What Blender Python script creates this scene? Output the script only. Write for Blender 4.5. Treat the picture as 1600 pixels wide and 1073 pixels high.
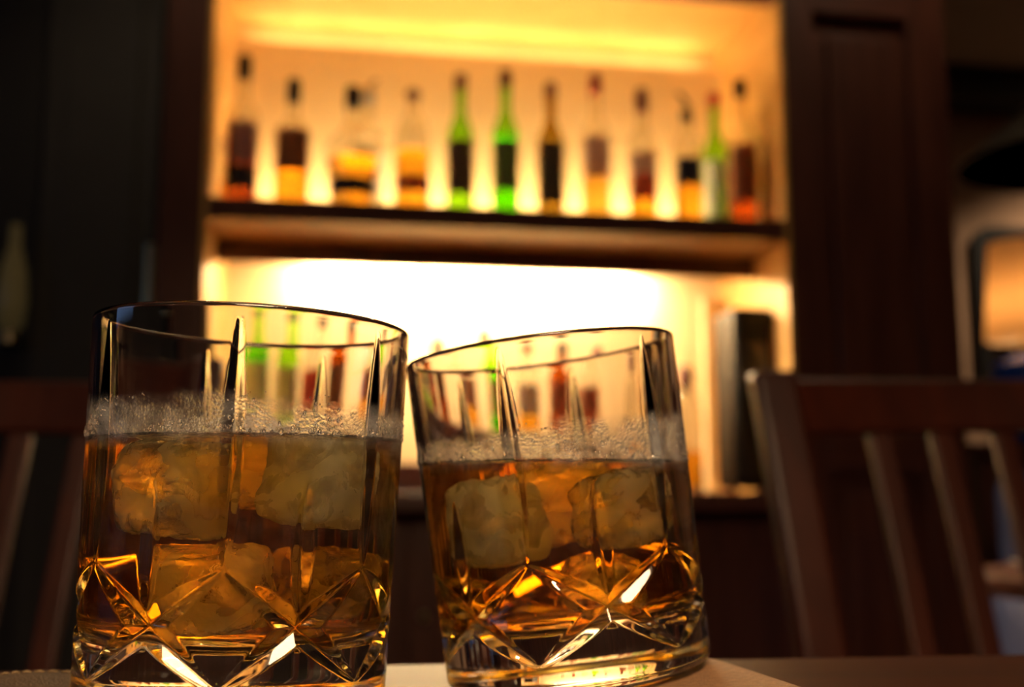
import bpy, bmesh, math, random
import numpy as np
from mathutils import Vector, Matrix, noise as mnoise
for o in list(bpy.data.objects): bpy.data.objects.remove(o)
S = bpy.context.scene
C = S.collection
PI = math.pi
def rad(a): return math.radians(a)

# ------------------------------------------------------------------ camera, world, exposure
F = 1689.0; TH = rad(7.9); CZ = 0.809          # focal length in px of the 1600 px frame, pitch, eye height
cam = bpy.data.cameras.new('camera'); camo = bpy.data.objects.new('camera', cam); C.objects.link(camo)
camo.location = (0, 0, CZ); camo.rotation_euler = (PI/2 + TH, 0, 0)
cam.sensor_width = 36; cam.lens = F/1600*36; cam.clip_start = 0.02
cam.dof.use_dof = True; cam.dof.focus_distance = 0.262; cam.dof.aperture_fstop = 9.0
S.camera = camo
w = bpy.data.worlds.new('world'); S.world = w; w.use_nodes = True
w.node_tree.nodes['Background'].inputs[0].default_value = (0.02, 0.014, 0.01, 1)
w.node_tree.nodes['Background'].inputs[1].default_value = 0.05
S.view_settings.view_transform = 'Standard'; S.view_settings.look = 'None'
S.view_settings.gamma = 1; S.view_settings.use_curve_mapping = False
S.view_settings.exposure = 0.18
cy = S.cycles
cy.max_bounces = 16; cy.transmission_bounces = 15; cy.glossy_bounces = 6; cy.diffuse_bounces = 3
cy.transparent_max_bounces = 24; cy.volume_bounces = 0; cy.use_denoising = True; cy.use_adaptive_sampling = True; cy.adaptive_threshold = 0.05; cy.light_sampling_threshold = 0.03
cy.caustics_reflective = True; cy.caustics_refractive = True; cy.blur_glossy = 0.3; cy.sample_clamp_indirect = 12

LED = (1.0, 0.71, 0.34)
K_TOP, K_SHELF, K_LOW = 17.0, 118.0, 500.0       # LED strip strengths
K_FILL_DOWN = 30.0
K_FILL_PEND = 44.0                                  # unseen pendant added to brighten the ice and pads
#                                  # added fill downlights, out of view (W)

# ------------------------------------------------------------------ pixel helpers
def ray(px, py):
    x = (px-800)/F; z = (536.5-py)/F
    return Vector((x, math.cos(TH)-math.sin(TH)*z, math.sin(TH)+math.cos(TH)*z))
def at(px, py, Y):
    d = ray(px, py); return Vector((0, 0, CZ)) + d*(Y/d.y)
YAW = rad(9.3)
ER = Vector((math.cos(YAW), math.sin(YAW), 0)); NB = Vector((-math.sin(YAW), math.cos(YAW), 0))
P0 = at(775, 770, 2.4); P0.z = 0
CABM = Matrix.Translation(P0) @ Matrix.Rotation(YAW, 4, 'Z')    # local x along the bar wall, y = depth behind the front plane
def cab(px, py, wd=0.0):                                        # -> (u, z) on the plane wd behind the front plane
    d = ray(px, py); o = Vector((0, 0, CZ))
    t = ((P0-o).dot(NB)+wd)/d.dot(NB); p = o+d*t
    return (p-P0).dot(ER), p.z

# ------------------------------------------------------------------ materials
def newmat(name):
    m = bpy.data.materials.new(name); m.use_nodes = True
    return m, m.node_tree.nodes, m.node_tree.links, m.node_tree.nodes['Principled BSDF']
def plain(name, col, rough=0.5, metal=0, spec=0.5, coat=0, bump=0, bscale=200, emis=None, es=0):
    m, n, l, p = newmat(name)
    p.inputs['Base Color'].default_value = (*col, 1); p.inputs['Roughness'].default_value = rough
    p.inputs['Metallic'].default_value = metal; p.inputs['Specular IOR Level'].default_value = spec
    p.inputs['Coat Weight'].default_value = coat; p.inputs['Coat Roughness'].default_value = 0.15
    tc = n.new('ShaderNodeTexCoord'); nz = n.new('ShaderNodeTexNoise'); nz.inputs['Scale'].default_value = bscale
    nz.inputs['Detail'].default_value = 4
    l.new(tc.outputs['Object'], nz.inputs['Vector'])
    mx = n.new('ShaderNodeMix'); mx.data_type = 'RGBA'
    mx.inputs['A'].default_value = (*[c*0.82 for c in col], 1); mx.inputs['B'].default_value = (*[min(1, c*1.15) for c in col], 1)
    l.new(nz.outputs['Fac'], mx.inputs['Factor']); l.new(mx.outputs['Result'], p.inputs['Base Color'])
    if bump:
        b = n.new('ShaderNodeBump'); b.inputs['Strength'].default_value = bump; b.inputs['Distance'].default_value = 0.001
        l.new(nz.outputs['Fac'], b.inputs['Height']); l.new(b.outputs['Normal'], p.inputs['Normal'])
    if emis:
        p.inputs['Emission Color'].default_value = (*emis, 1); p.inputs['Emission Strength'].default_value = es
    return m
def wood(name, c1, c2, rough=0.3, scale=(2, 30, 30), coat=0.2, spec=0.5):
    m, n, l, p = newmat(name)
    tc = n.new('ShaderNodeTexCoord'); mp = n.new('ShaderNodeMapping'); mp.inputs['Scale'].default_value = scale
    nz = n.new('ShaderNodeTexNoise'); nz.inputs['Scale'].default_value = 1.6; nz.inputs['Detail'].default_value = 6; nz.inputs['Distortion'].default_value = 0.6
    l.new(tc.outputs['Object'], mp.inputs['Vector']); l.new(mp.outputs['Vector'], nz.inputs['Vector'])
    r = n.new('ShaderNodeValToRGB'); r.color_ramp.elements[0].position = 0.35; r.color_ramp.elements[1].position = 0.68
    r.color_ramp.elements[0].color = (*c1, 1); r.color_ramp.elements[1].color = (*c2, 1)
    l.new(nz.outputs['Fac'], r.inputs['Fac']); l.new(r.outputs['Color'], p.inputs['Base Color'])
    p.inputs['Roughness'].default_value = rough; p.inputs['Coat Weight'].default_value = coat; p.inputs['Coat Roughness'].default_value = rough*0.7
    p.inputs['Specular IOR Level'].default_value = spec
    b = n.new('ShaderNodeBump'); b.inputs['Strength'].default_value = 0.08; b.inputs['Distance'].default_value = 0.001
    l.new(nz.outputs['Fac'], b.inputs['Height']); l.new(b.outputs['Normal'], p.inputs['Normal'])
    return m
def emit(name, col, s):
    m = bpy.data.materials.new(name); m.use_nodes = True; n = m.node_tree.nodes; n.clear()
    e = n.new('ShaderNodeEmission'); e.inputs[0].default_value = (*col, 1); e.inputs[1].default_value = s
    o = n.new('ShaderNodeOutputMaterial'); m.node_tree.links.new(e.outputs[0], o.inputs[0]); return m
def glassmat(name, col=(1, 1, 1), ior=1.5, rough=0.0, absorb=None, dens=0):
    m = bpy.data.materials.new(name); m.use_nodes = True; n = m.node_tree.nodes; l = m.node_tree.links; n.clear()
    g = n.new('ShaderNodeBsdfGlass'); g.inputs['Color'].default_value = (*col, 1); g.inputs['IOR'].default_value = ior; g.inputs['Roughness'].default_value = rough
    o = n.new('ShaderNodeOutputMaterial'); l.new(g.outputs[0], o.inputs['Surface'])
    if absorb:
        v = n.new('ShaderNodeVolumeAbsorption'); v.inputs['Color'].default_value = (*absorb, 1); v.inputs['Density'].default_value = dens
        l.new(v.outputs[0], o.inputs['Volume'])
    return m

M = {}
M['dark_wood'] = wood('dark_wood', (0.075, 0.020, 0.012), (0.14, 0.042, 0.025), 0.42, (30, 30, 2))
M['dark_wood_h'] = wood('dark_wood_horizontal', (0.075, 0.020, 0.012), (0.14, 0.042, 0.025), 0.42, (2, 30, 30))
M['niche_wood'] = wood('niche_wood', (0.60, 0.33, 0.09), (0.70, 0.41, 0.13), 0.45, (3, 3, 20), 0.0)
M['niche_panel'] = plain('niche_panel', (0.80, 0.61, 0.33), 0.6, bscale=6)
M['pelmet_wood'] = wood('pelmet_wood', (0.22, 0.09, 0.022), (0.30, 0.125, 0.032), 0.45, (2, 30, 30))
M['chair_wood'] = wood('chair_wood', (0.034, 0.006, 0.0025), (0.056, 0.010, 0.004), 0.40, (25, 25, 3), 0.0, 0.25)
M['table_wood'] = wood('table_wood', (0.018, 0.004, 0.001), (0.036, 0.008, 0.002), 0.46, (3, 40, 40), 0.0, 0.10)
M['floor_wood'] = wood('floor_wood', (0.04, 0.018, 0.01), (0.07, 0.03, 0.016), 0.4, (2, 20, 20))
M['wall_dark'] = plain('wall_dark', (0.035, 0.030, 0.026), 0.7, bscale=12)
M['wall_black'] = plain('wall_black', (0.014, 0.011, 0.010), 0.6, bscale=12)
M['wall_beige'] = plain('wall_beige', (0.36, 0.22, 0.14), 0.8, bscale=10)
M['ceiling'] = plain('ceiling_paint', (0.30, 0.23, 0.17), 0.9, bscale=8)
M['black'] = plain('black_plastic', (0.006, 0.005, 0.005), 0.5, spec=0.2)
M['brass'] = plain('brass', (0.75, 0.58, 0.30), 0.3, 1.0)
M['steel'] = plain('steel', (0.6, 0.6, 0.6), 0.25, 1.0)
M['white'] = plain('white_ceramic', (0.8, 0.8, 0.78), 0.3)
M['blue'] = plain('blue_glaze', (0.01, 0.06, 0.42), 0.25)
M['blue_fabric'] = plain('blue_fabric', (0.004, 0.012, 0.07), 0.8, bump=0.5, bscale=600)
M['led_top'] = emit('led_top', LED, K_TOP); M['led_shelf'] = emit('led_shelf', LED, K_SHELF)
M['led_low'] = emit('led_low', (1.0, 0.74, 0.42), K_LOW)

# ------------------------------------------------------------------ mesh helpers
class MB:
    def __init__(s): s.v = []; s.f = []
    def add(s, vs, fs):
        k = len(s.v); s.v += [tuple(v) for v in vs]; s.f += [tuple(i+k for i in f) for f in fs]; return s
    def box(s, x0, x1, y0, y1, z0, z1):
        return s.add([(x0,y0,z0),(x1,y0,z0),(x1,y1,z0),(x0,y1,z0),(x0,y0,z1),(x1,y0,z1),(x1,y1,z1),(x0,y1,z1)],
                     [(0,3,2,1),(4,5,6,7),(0,1,5,4),(1,2,6,5),(2,3,7,6),(3,0,4,7)])
    def loft(s, rings, cap=True):
        n = len(rings[0]); k = len(s.v)
        for r in rings: s.v += [tuple(p) for p in r]
        for i in range(len(rings)-1):
            for j in range(n):
                s.f.append((k+i*n+j, k+i*n+(j+1)%n, k+(i+1)*n+(j+1)%n, k+(i+1)*n+j))
        if cap:
            s.f.append(tuple(k+j for j in range(n))[::-1]); s.f.append(tuple(k+(len(rings)-1)*n+j for j in range(n)))
        return s
    def lathe(s, prof, n=32, cap=True, x=0, y=0):
        return s.loft([[(x+r*math.cos(2*PI*j/n), y+r*math.sin(2*PI*j/n), z) for j in range(n)] for r, z in prof], cap)
    def tube(s, pts, rads, n=10):
        rings = []
        for i, p in enumerate(pts):
            p = Vector(p); a = Vector(pts[max(0, i-1)]); b = Vector(pts[min(len(pts)-1, i+1)]); d = (b-a).normalized()
            u = d.cross(Vector((0.3, 1, 0.2))).normalized(); v = d.cross(u); r = rads[i] if isinstance(rads, (list, tuple)) else rads
            rings.append([p+u*r*math.cos(2*PI*j/n)+v*r*math.sin(2*PI*j/n) for j in range(n)])
        return s.loft(rings)
    def build(s, name, mat, parent=None, smooth=False, bevel=0, mw=None):
        me = bpy.data.meshes.new(name); me.from_pydata(s.v, [], s.f)
        bm = bmesh.new(); bm.from_mesh(me); bmesh.ops.recalc_face_normals(bm, faces=bm.faces); bm.to_mesh(me); bm.free()
        if smooth:
            me.polygons.foreach_set('use_smooth', [True]*len(me.polygons))
            if smooth != 'all': me.set_sharp_from_angle(angle=rad(40))
        me.materials.append(M[mat] if isinstance(mat, str) else mat)
        o = bpy.data.objects.new(name, me); C.objects.link(o); o.parent = parent
        if mw is not None: o.matrix_world = mw
        if bevel:
            b = o.modifiers.new('bevel', 'BEVEL'); b.width = bevel; b.segments = 3; b.limit_method = 'ANGLE'
        return o
def thing(name, label, cat, mw=None, group=None, kind=None):
    o = bpy.data.objects.new(name, None); C.objects.link(o); o.empty_display_size = 0.05
    if mw is not None: o.matrix_world = mw
    return tag(o, label, cat, group, kind)
def tag(o, label=None, cat=None, group=None, kind=None):
    if label: o['label'] = label
    if cat: o['category'] = cat
    if group: o['group'] = group
    if kind: o['kind'] = kind
    return o
def struct(name, mb, mat, label, cat, mw=None, parent=None, bevel=0):
    return tag(mb.build(name, mat, parent, mw=mw, bevel=bevel), label, cat, kind='structure')
T = Matrix.Translation
def Rz(a): return Matrix.Rotation(a, 4, 'Z')

# ------------------------------------------------------------------ the room (bar-wall frame: x = u, y = depth w)
WB = 0.50
struct('floor', MB().box(-4, 5, -6.5, 3.2, -0.05, 0), 'floor_wood', 'dark wooden floor of the bar room', 'floor', CABM)
struct('ceiling', MB().box(-4, 5, -6.5, 3.2, 2.75, 2.8), 'ceiling', 'dim brownish ceiling at the upper right', 'ceiling', CABM)
struct('wall_back', MB().box(-4, 1.05, WB, WB+0.1, 0, 2.75), 'wall_black', 'near-black wall behind the lit bottle cabinet', 'wall', CABM)
struct('wall_far', MB().box(1.05, 5, 2.2, 2.3, 0, 2.75), 'wall_beige', 'beige wall far behind the lamp at right', 'wall', CABM)
struct('wall_return', MB().box(1.05, 1.13, WB, 2.2, 0, 2.75), 'wall_dark', 'dark return wall beside the cabinet end', 'wall', CABM)
struct('wall_left', MB().box(-4.1, -4, -6.5, WB+0.1, 0, 2.75), 'wall_dark', 'dark wall on the left side of the room', 'wall', CABM)
struct('wall_right', MB().box(5, 5.1, -6.5, 2.3, 0, 2.75), 'wall_beige', 'beige wall on the right side of the room', 'wall', CABM)
struct('wall_rear', MB().box(-4, 5, -6.6, -6.5, 0, 2.75), 'wall_dark', 'dark wall behind the viewer', 'wall', CABM)
uL, zB = cab(1500, 165, 2.1); _, zT = cab(1500, 62, 2.1)
struct('trim_1', MB().box(1.14, 5, 1.95, 2.2, zB, 2.75), 'wall_black', 'black beam under the ceiling at far right', 'beam', CABM)
# dark door in the wall left of the cabinet
d0, _ = cab(62, 300, WB-0.05); d1, _ = cab(244, 300, WB-0.05)
door = tag(thing('door_1', 'dark grey panelled door left of the bottle cabinet', 'door', CABM), kind='structure')
MB().box(d0, d1, WB-0.05, WB, 0, 2.3).build('door_leaf', 'wall_dark', door, bevel=0.004)
for a, b in ((0.15, 0.85), (1.0, 2.15)):
    MB().box(d0+0.05, d1-0.05, WB-0.062, WB-0.05, a, b).build('door_panel', 'wall_dark', door, bevel=0.008)
h0, hz1 = cab(238, 382, WB-0.1); _, hz0 = cab(238, 500, WB-0.1)
MB().tube([(h0, WB-0.10, hz0), (h0, WB-0.10, hz1)], 0.017, 14).build('door_handle', 'brass', door, smooth=True)
MB().tube([(h0, WB-0.10, hz0+.02), (h0, WB-0.05, hz0+.02)], 0.008).tube([(h0, WB-0.10, hz1-.02), (h0, WB-0.05, hz1-.02)], 0.008).build('handle_bracket', 'brass', door, smooth=True)

# ------------------------------------------------------------------ bottle cabinet
U0, U1 = -0.638, 0.695; ZS0, ZS1 = 1.405, 1.455; ZC = 2.05; WD = 0.45; ZBOT = 0.812; UL, UR = -0.74, 1.137; WP = 0.20
cabt = thing('bottle_cabinet', 'dark wooden back-bar cabinet with two glowing bottle niches', 'cabinet', CABM)
def cp(name, mb, mat, bevel=0.0, parent=None): return mb.build(name, mat, parent or cabt, bevel=bevel)
cp('stile', MB().box(UL, U0-0.012, 0, WB-0.002, 0, 2.4), 'dark_wood', 0.004)
cp('stile', MB().box(U1+0.012, 0.785, 0, 0.04, 0, 2.4), 'dark_wood', 0.004)
cp('stile', MB().box(1.035, UR, 0, 0.04, 0, 2.4), 'dark_wood', 0.004)
cp('end_panel', MB().box(UR-0.02, UR, 0.04, WB-0.002, 0, 2.4), 'dark_wood')
cp('rail', MB().box(0.785, 1.035, 0, 0.04, 1.985, 2.4), 'dark_wood_h', 0.004)
cp('rail', MB().box(0.785, 1.035, 0, 0.04, 0.86, 0.95), 'dark_wood_h', 0.004)
cp('rail', MB().box(0.785, 1.035, 0, 0.04, 0.0, 0.1), 'dark_wood_h', 0.004)
pn = cp('panel', MB().box(0.785, 1.035, 0.022, 0.04, 0.95, 1.985), 'dark_wood')
cp('raised_field', MB().box(0.825, 0.995, 0.010, 0.022, 1.0, 1.935), 'dark_wood', 0.008, pn)
pn = cp('panel', MB().box(0.785, 1.035, 0.022, 0.04, 0.1, 0.86), 'dark_wood')
cp('raised_field', MB().box(0.825, 0.995, 0.010, 0.022, 0.15, 0.81), 'dark_wood', 0.008, pn)
cp('header', MB().box(U0-0.012, U1+0.012, 0, 0.05, 2.01, 2.4), 'dark_wood_h', 0.004)
cp('niche_ceiling', MB().box(U0, U1, 0.05, WD, ZC, ZC+0.02), 'niche_wood')
cp('niche_side', MB().box(U0-0.012, U0, 0, WD, ZBOT, ZC), 'niche_wood')
cp('niche_side', MB().box(U1, U1+0.012, 0, WD, ZBOT, ZC), 'niche_wood')
cp('cove_back', MB().box(U0, U1, WD, WD+0.02, ZS1, ZC), 'niche_panel')
cp('back_panel', MB().box(U0, U1, 0.40, 0.412, ZS1, 1.987), 'niche_panel')
cp('back_panel', MB().box(U0, U1, WD, WD+0.02, ZBOT, ZS0), 'niche_panel')
sh = cp('shelf', MB().box(U0, U1, 0.012, WD, ZS0+0.006, ZS1), 'dark_wood_h')
cp('shelf_edge', MB().box(U0, U1, 0, 0.012, ZS0, ZS1), 'dark_wood_h', 0.003, sh)
cp('shelf_underside', MB().box(U0, U1, 0.012, WD, ZS0, ZS0+0.006), 'pelmet_wood', 0, sh)
cp('pelmet', MB().box(U0, U1, WP, WP+0.018, 1.352, ZS0), wood('pelmet_face', (0.06, 0.022, 0.006), (0.10, 0.036, 0.010), 0.45, (2, 30, 30)), 0.002)
cp('light_strip', MB().box(U0+0.05, U1-0.05, 0.418, 0.438, 1.955, 1.967), 'led_top')
cp('light_strip', MB().box(U0+0.03, U1-0.03, 0.318, 0.336, ZS1+0.001, ZS1+0.012), 'led_shelf')
cp('light_strip', MB().box(-0.42, 0.44, 0.375, 0.395, ZS0-0.014, ZS0-0.001), 'led_low')
ctop = cp('counter', MB().box(U0-0.012, U1+0.012, -0.10, WD+0.02, ZBOT-0.04, ZBOT), 'dark_wood_h', 0.004)
cp('base_body', MB().box(U0-0.012, U1+0.012, 0.02, WB-0.002, 0.08, ZBOT-0.04), 'dark_wood')
cp('plinth', MB().box(U0, U1, 0.06, WB-0.01, 0, 0.08), 'dark_wood')
for k in range(3):
    a = U0+0.01+k*0.437; b = a+0.43
    dr = cp('cabinet_door', MB().box(a, b, 0, 0.02, 0.1, ZBOT-0.055), 'dark_wood', 0.003)
    cp('raised_field', MB().box(a+0.07, b-0.07, -0.008, 0, 0.17, ZBOT-0.13), 'dark_wood', 0.006, dr)
    cp('knob', MB().lathe([(0.004, 0), (0.005, 0.012), (0.011, 0.018), (0.010, 0.026), (0.002, 0.03)], 14), 'brass', 0, dr).matrix_local = T((a+0.035, 0, 0.55)) @ Matrix.Rotation(PI/2, 4, 'X')
# riser, pale board and black box in the lower niche
riser = tag(MB().box(U0+0.02, 0.50, 0.24, 0.40, ZBOT, ZBOT+0.07).build('bottle_riser', 'dark_wood_h', mw=CABM, bevel=0.003), 'low dark wooden step carrying bottles in the lower niche', 'riser')
ua, za = cab(1096, 466, 0.40); ub, _ = cab(1133, 466, 0.40)
bd = thing('pale_partition', 'upright pale cream board beside the black box in the niche', 'board', CABM)
MB().box(ua, ub, 0.39, 0.41, ZBOT, za).build('board', 'niche_panel', bd, bevel=0.004)
MB().box(ua-0.01, ub+0.01, 0.37, 0.43, ZBOT, ZBOT+0.012).build('foot', 'niche_panel', bd, bevel=0.002)
uc, zc2 = cab(1135, 482, 0.14); ud, _ = cab(1203, 482, 0.14)
bb = thing('black_appliance', 'tall black box with rounded corners standing at the niche end', 'appliance', CABM)
MB().box(uc, ud, 0.10, 0.25, ZBOT+0.008, zc2).build('body', 'black', bb, bevel=0.018)
MB().box(uc+0.02, ud-0.02, 0.096, 0.10, 1.05, 1.17).build('front_plate', plain('smoked_plate', (0.05, 0.04, 0.03), 0.25), bb, bevel=0.001)
for q in (uc+0.02, ud-0.02): MB().lathe([(0.008, ZBOT), (0.008, ZBOT+0.01)], 12, x=q, y=0.17).build('foot', 'black', bb)

# ------------------------------------------------------------------ bottles
GL = {'clear': glassmat('bottle_clear', (0.97, 0.97, 0.95), 1.45), 'green': glassmat('bottle_green', (0.70, 0.92, 0.32), 1.45),
      'olive': glassmat('bottle_olive', (0.80, 0.72, 0.38), 1.45), 'brown': glassmat('bottle_brown', (0.75, 0.5, 0.25), 1.45)}
LQ = {'amber': glassmat('spirit_amber', (1.0, 0.74, 0.22), 1.36), 'dark': glassmat('spirit_dark', (0.65, 0.30, 0.12), 1.36),
      'gold': glassmat('spirit_gold', (1.0, 0.80, 0.35), 1.36), 'green': glassmat('spirit_green', (0.55, 0.95, 0.15), 1.36), 'water': glassmat('spirit_clear', (1, 1, 1), 1.36)}
LB = {}
def paper(name, col):
    m = plain(name, col, 0.6, bscale=60); n = m.node_tree.nodes; l = m.node_tree.links
    t = n.new('ShaderNodeBsdfTranslucent'); t.inputs[0].default_value = (*[min(1, c*1.5) for c in col], 1)
    x = n.new('ShaderNodeMixShader'); x.inputs[0].default_value = 0.4; o = n['Material Output']
    l.new(n['Principled BSDF'].outputs[0], x.inputs[1]); l.new(t.outputs[0], x.inputs[2]); l.new(x.outputs[0], o.inputs[0]); return m
def lab(col):
    col = tuple(min(0.8, c*3.0) for c in col)
    if col not in LB: LB[col] = paper('label_%d' % len(LB), col)
    return LB[col]
CAP = {'black': M['black'], 'red': plain('cap_red', (0.45, 0.03, 0.04), 0.4), 'maroon': plain('cap_maroon', (0.16, 0.03, 0.02), 0.4), 'grey': plain('cap_grey', (0.3, 0.3, 0.33), 0.4), 'cork': plain('cap_cork', (0.28, 0.14, 0.07), 0.7)}
def bottle(px, py_top, wd, zb, R, glass, liquid, fill, labels, capc, caph, label, group, shape='std', pourer=None, name='spirit_bottle'):
    """px/py_top: where the cap top shows; the rest follows from the shelf it stands on"""
    u, zt = cab(px, py_top, wd); H = zt-zb
    t = thing(name, label, 'bottle', CABM @ T((u, wd, zb)), group)
    rn = 0.0135 if shape != 'decanter' else 0.017
    hs = {'std': 0.60, 'tall': 0.62, 'round': 0.58, 'decanter': 0.50, 'wine': 0.56}[shape]*H
    hn = {'std': 0.74, 'tall': 0.78, 'round': 0.80, 'decanter': 0.74, 'wine': 0.76}[shape]*H
    hg = H-caph*0.6
    def rad_at(z):
        if shape == 'decanter':
            if z < hs: return R*(0.72+0.28*(z/hs))
        if z < hs: return R
        if z < hn:
            q = (z-hs)/(hn-hs)
            e = 0.5*(1+math.cos(PI*q)) if shape != 'round' else math.sqrt(max(0, 1-q*q))*0.9+0.1*(1-q)
            return rn+(R-rn)*e
        return rn
    zs = [0.006+i*(hg-0.006)/34 for i in range(35)]
    out = [(rad_at(0)*0.6, 0.002), (rad_at(0)*0.93, 0.0), (rad_at(0), 0.006)]+[(rad_at(z), z) for z in zs[1:]]
    inn = [(max(0.006, rad_at(z)-0.003), z) for z in zs if z > 0.012][::-1]+[(rad_at(0)*0.5, 0.011)]
    MB().lathe(out+inn, 28).build('glass_body', GL[glass], t, smooth=True)
    if liquid:
        zf = fill*H; lz = [0.0115+i*(zf-0.0115)/14 for i in range(15)]
        MB().lathe([(max(0.006, rad_at(z)-0.0026), z) for z in lz], 28).build('liquid', LQ[liquid], t, smooth=True)
    for (a, b, col) in labels:
        n = 24; A = rad(75)
        zz = [a*H, b*H]
        rings = []
        for z, off in ((zz[0], 0.0012), (zz[1], 0.0012)):
            rr = rad_at(z)
            rings.append([((rr+off)*math.sin(-A+2*A*i/n), -(rr+off)*math.cos(-A+2*A*i/n), z) for i in range(n+1)])
            rings[-1] += [((rr+0.0003)*math.sin(A-2*A*i/n), -(rr+0.0003)*math.cos(A-2*A*i/n), z) for i in range(n+1)]
        MB().loft(rings).build('label', lab(col), t, smooth=True)
    rc = rn+0.0025
    if shape == 'round':
        MB().lathe([(rn*0.75, H-caph*1.4), (rn*0.8, H-caph), (rc*1.15, H-caph*0.9), (rc*1.25, H-caph*0.4), (rc*0.8, H)], 18).build('stopper', CAP[capc], t, smooth=True)
    elif pourer:
        MB().lathe([(rc, H-caph-0.02), (rc, H-caph), (rc*0.6, H-caph+0.004)], 16).build('collar', CAP[capc], t, smooth=True)
        MB().tube([(0, 0, H-caph), (0.001, 0, H-caph*0.5), (pourer*0.010, 0, H-caph*0.2), (pourer*0.022, 0, H)], [0.007, 0.006, 0.006, 0.004], 10).build('pour_spout', CAP[capc] if capc == 'black' else M['steel'], t, smooth=True)
    else:
        MB().lathe([(rc, H-caph), (rc+0.0008, H-caph+0.004), (rc, H-0.003), (rc*0.85, H)], 18).build('cap', CAP[capc], t, smooth=True)
    return t
GU = 'bottles on the upper shelf'; W1 = 0.13
br, gy, dk, rd = (0.10, 0.045, 0.02), (0.22, 0.16, 0.13), (0.015, 0.014, 0.02), (0.16, 0.035, 0.02)
B = bottle
B(383, 88, W1, ZS1, 0.037, 'clear', 'dark', 0.42, [(0.28, 0.55, (0.16, 0.10, 0.09)), (0.12, 0.27, dk)], 'black', 0.055, 'leftmost clear upper-shelf bottle with tall black cap and dark label', GU, 'std')
B(460, 125, W1, ZS1, 0.040, 'clear', 'amber', 0.30, [(0.28, 0.60, br)], 'black', 0.055, 'clear bottle with black cap and broad brown label, second on the upper shelf', GU, 'std')
B(553, 137, W1, ZS1, 0.063, 'clear', 'amber', 0.42, [(0.14, 0.26, dk)], 'black', 0.05, 'wide flared decanter of amber spirit with black cap on upper shelf', GU, 'decanter', name='decanter')
B(577, 124, 0.245, ZS1, 0.036, 'clear', 'water', 0.62, [(0.2, 0.5, (0.5, 0.5, 0.5))], 'grey', 0.04, 'clear bottle with grey cap standing behind the wide decanter', GU, 'std', pourer=1)
B(646, 140, W1, ZS1, 0.041, 'clear', 'amber', 0.50, [(0.18, 0.30, rd)], 'cork', 0.022, 'round-shouldered amber bottle with small stopper and narrow red label', GU, 'round')
B(720, 117, W1, ZS1, 0.0325, 'green', None, 0.5, [(0.16, 0.52, (0.07, 0.035, 0.02))], 'maroon', 0.04, 'green bottle with dark brown label on upper shelf', GU, 'wine')
B(790, 112, W1, ZS1, 0.0325, 'green', 'green', 0.55, [(0.19, 0.52, (0.10, 0.09, 0.025))], 'maroon', 0.04, 'bright green bottle with olive label at the middle of upper shelf', GU, 'wine')
B(860, 130, W1, ZS1, 0.033, 'olive', None, 0.55, [(0.12, 0.55, (0.05, 0.035, 0.015))], 'maroon', 0.035, 'dark olive bottle right of the two green ones', GU, 'wine')
B(930, 118, W1, ZS1, 0.034, 'clear', 'gold', 0.36, [(0.30, 0.56, gy)], 'red', 0.05, 'clear bottle with red cap and grey label above golden spirit', GU, 'std')
B(1002, 140, W1, ZS1, 0.034, 'clear', 'amber', 0.26, [(0.36, 0.52, gy), (0.18, 0.36, (0.20, 0.06, 0.025))], 'maroon', 0.06, 'clear bottle with long maroon cap and two-tone grey and rust label', GU, 'std')
B(1072, 145, W1, ZS1, 0.034, 'clear', 'amber', 0.36, [(0.30, 0.50, dk)], 'black', 0.055, 'clear bottle with black pourer and black label near the shelf end', GU, 'std', pourer=-1)
B(1115, 146, 0.235, ZS1, 0.033, 'green', 'water', 0.4, [(0.08, 0.52, (0.55, 0.50, 0.42))], 'red', 0.035, 'slim green bottle with red cap and pale label', GU, 'wine')
B(1155, 125, 0.14, ZS1, 0.038, 'clear', 'dark', 0.40, [(0.18, 0.55, (0.17, 0.08, 0.04))], 'black', 0.045, 'brownish bottle with black cap beside the right niche wall', GU, 'std')
B(1206, 190, 0.12, ZS1, 0.033, 'olive', 'amber', 0.3, [(0.2, 0.6, (0.12, 0.06, 0.02))], 'cork', 0.03, 'rightmost olive-brown bottle half hidden at the upper niche edge', GU, 'std')
B(343, 215, 0.23, ZS1, 0.028, 'clear', 'amber', 0.45, [], 'cork', 0.02, 'small amber bottle tucked against the left niche wall', GU, 'round')
GD = 'bottles in the lower niche'; ZR = ZBOT+0.07; W2 = 0.30
B(405, 478, W2, ZR, 0.037, 'green', 'green', 0.6, [(0.15, 0.5, (0.35, 0.28, 0.2))], 'black', 0.04, 'stout green bottle in lower niche seen through the left glass', GD, 'wine')
B(466, 488, W2, ZR, 0.034, 'green', None, 0.5, [(0.12, 0.48, (0.3, 0.25, 0.2))], 'black', 0.04, 'slim green bottle in lower niche seen through the left glass', GD, 'wine')
B(520, 508, W2, ZR, 0.035, 'clear', 'dark', 0.45, [(0.2, 0.5, (0.3, 0.07, 0.06))], 'black', 0.03, 'clear bottle with dark red label seen through the left glass', GD, 'std')
B(580, 512, W2, ZR, 0.036, 'brown', None, 0.45, [(0.2, 0.55, (0.12, 0.07, 0.04))], 'black', 0.04, 'brown bottle seen through the right side of the left glass', GD, 'std')
B(684, 528, W2, ZR, 0.036, 'clear', 'amber', 0.45, [(0.2, 0.5, gy)], 'black', 0.045, 'clear bottle whose black cap rises just right of the left glass', GD, 'std')
B(757, 514, W2, ZR, 0.034, 'green', 'green', 0.5, [(0.15, 0.45, (0.3, 0.2, 0.1))], 'black', 0.045, 'green bottle with black cap rising behind the right glass rim', GD, 'wine')
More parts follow.
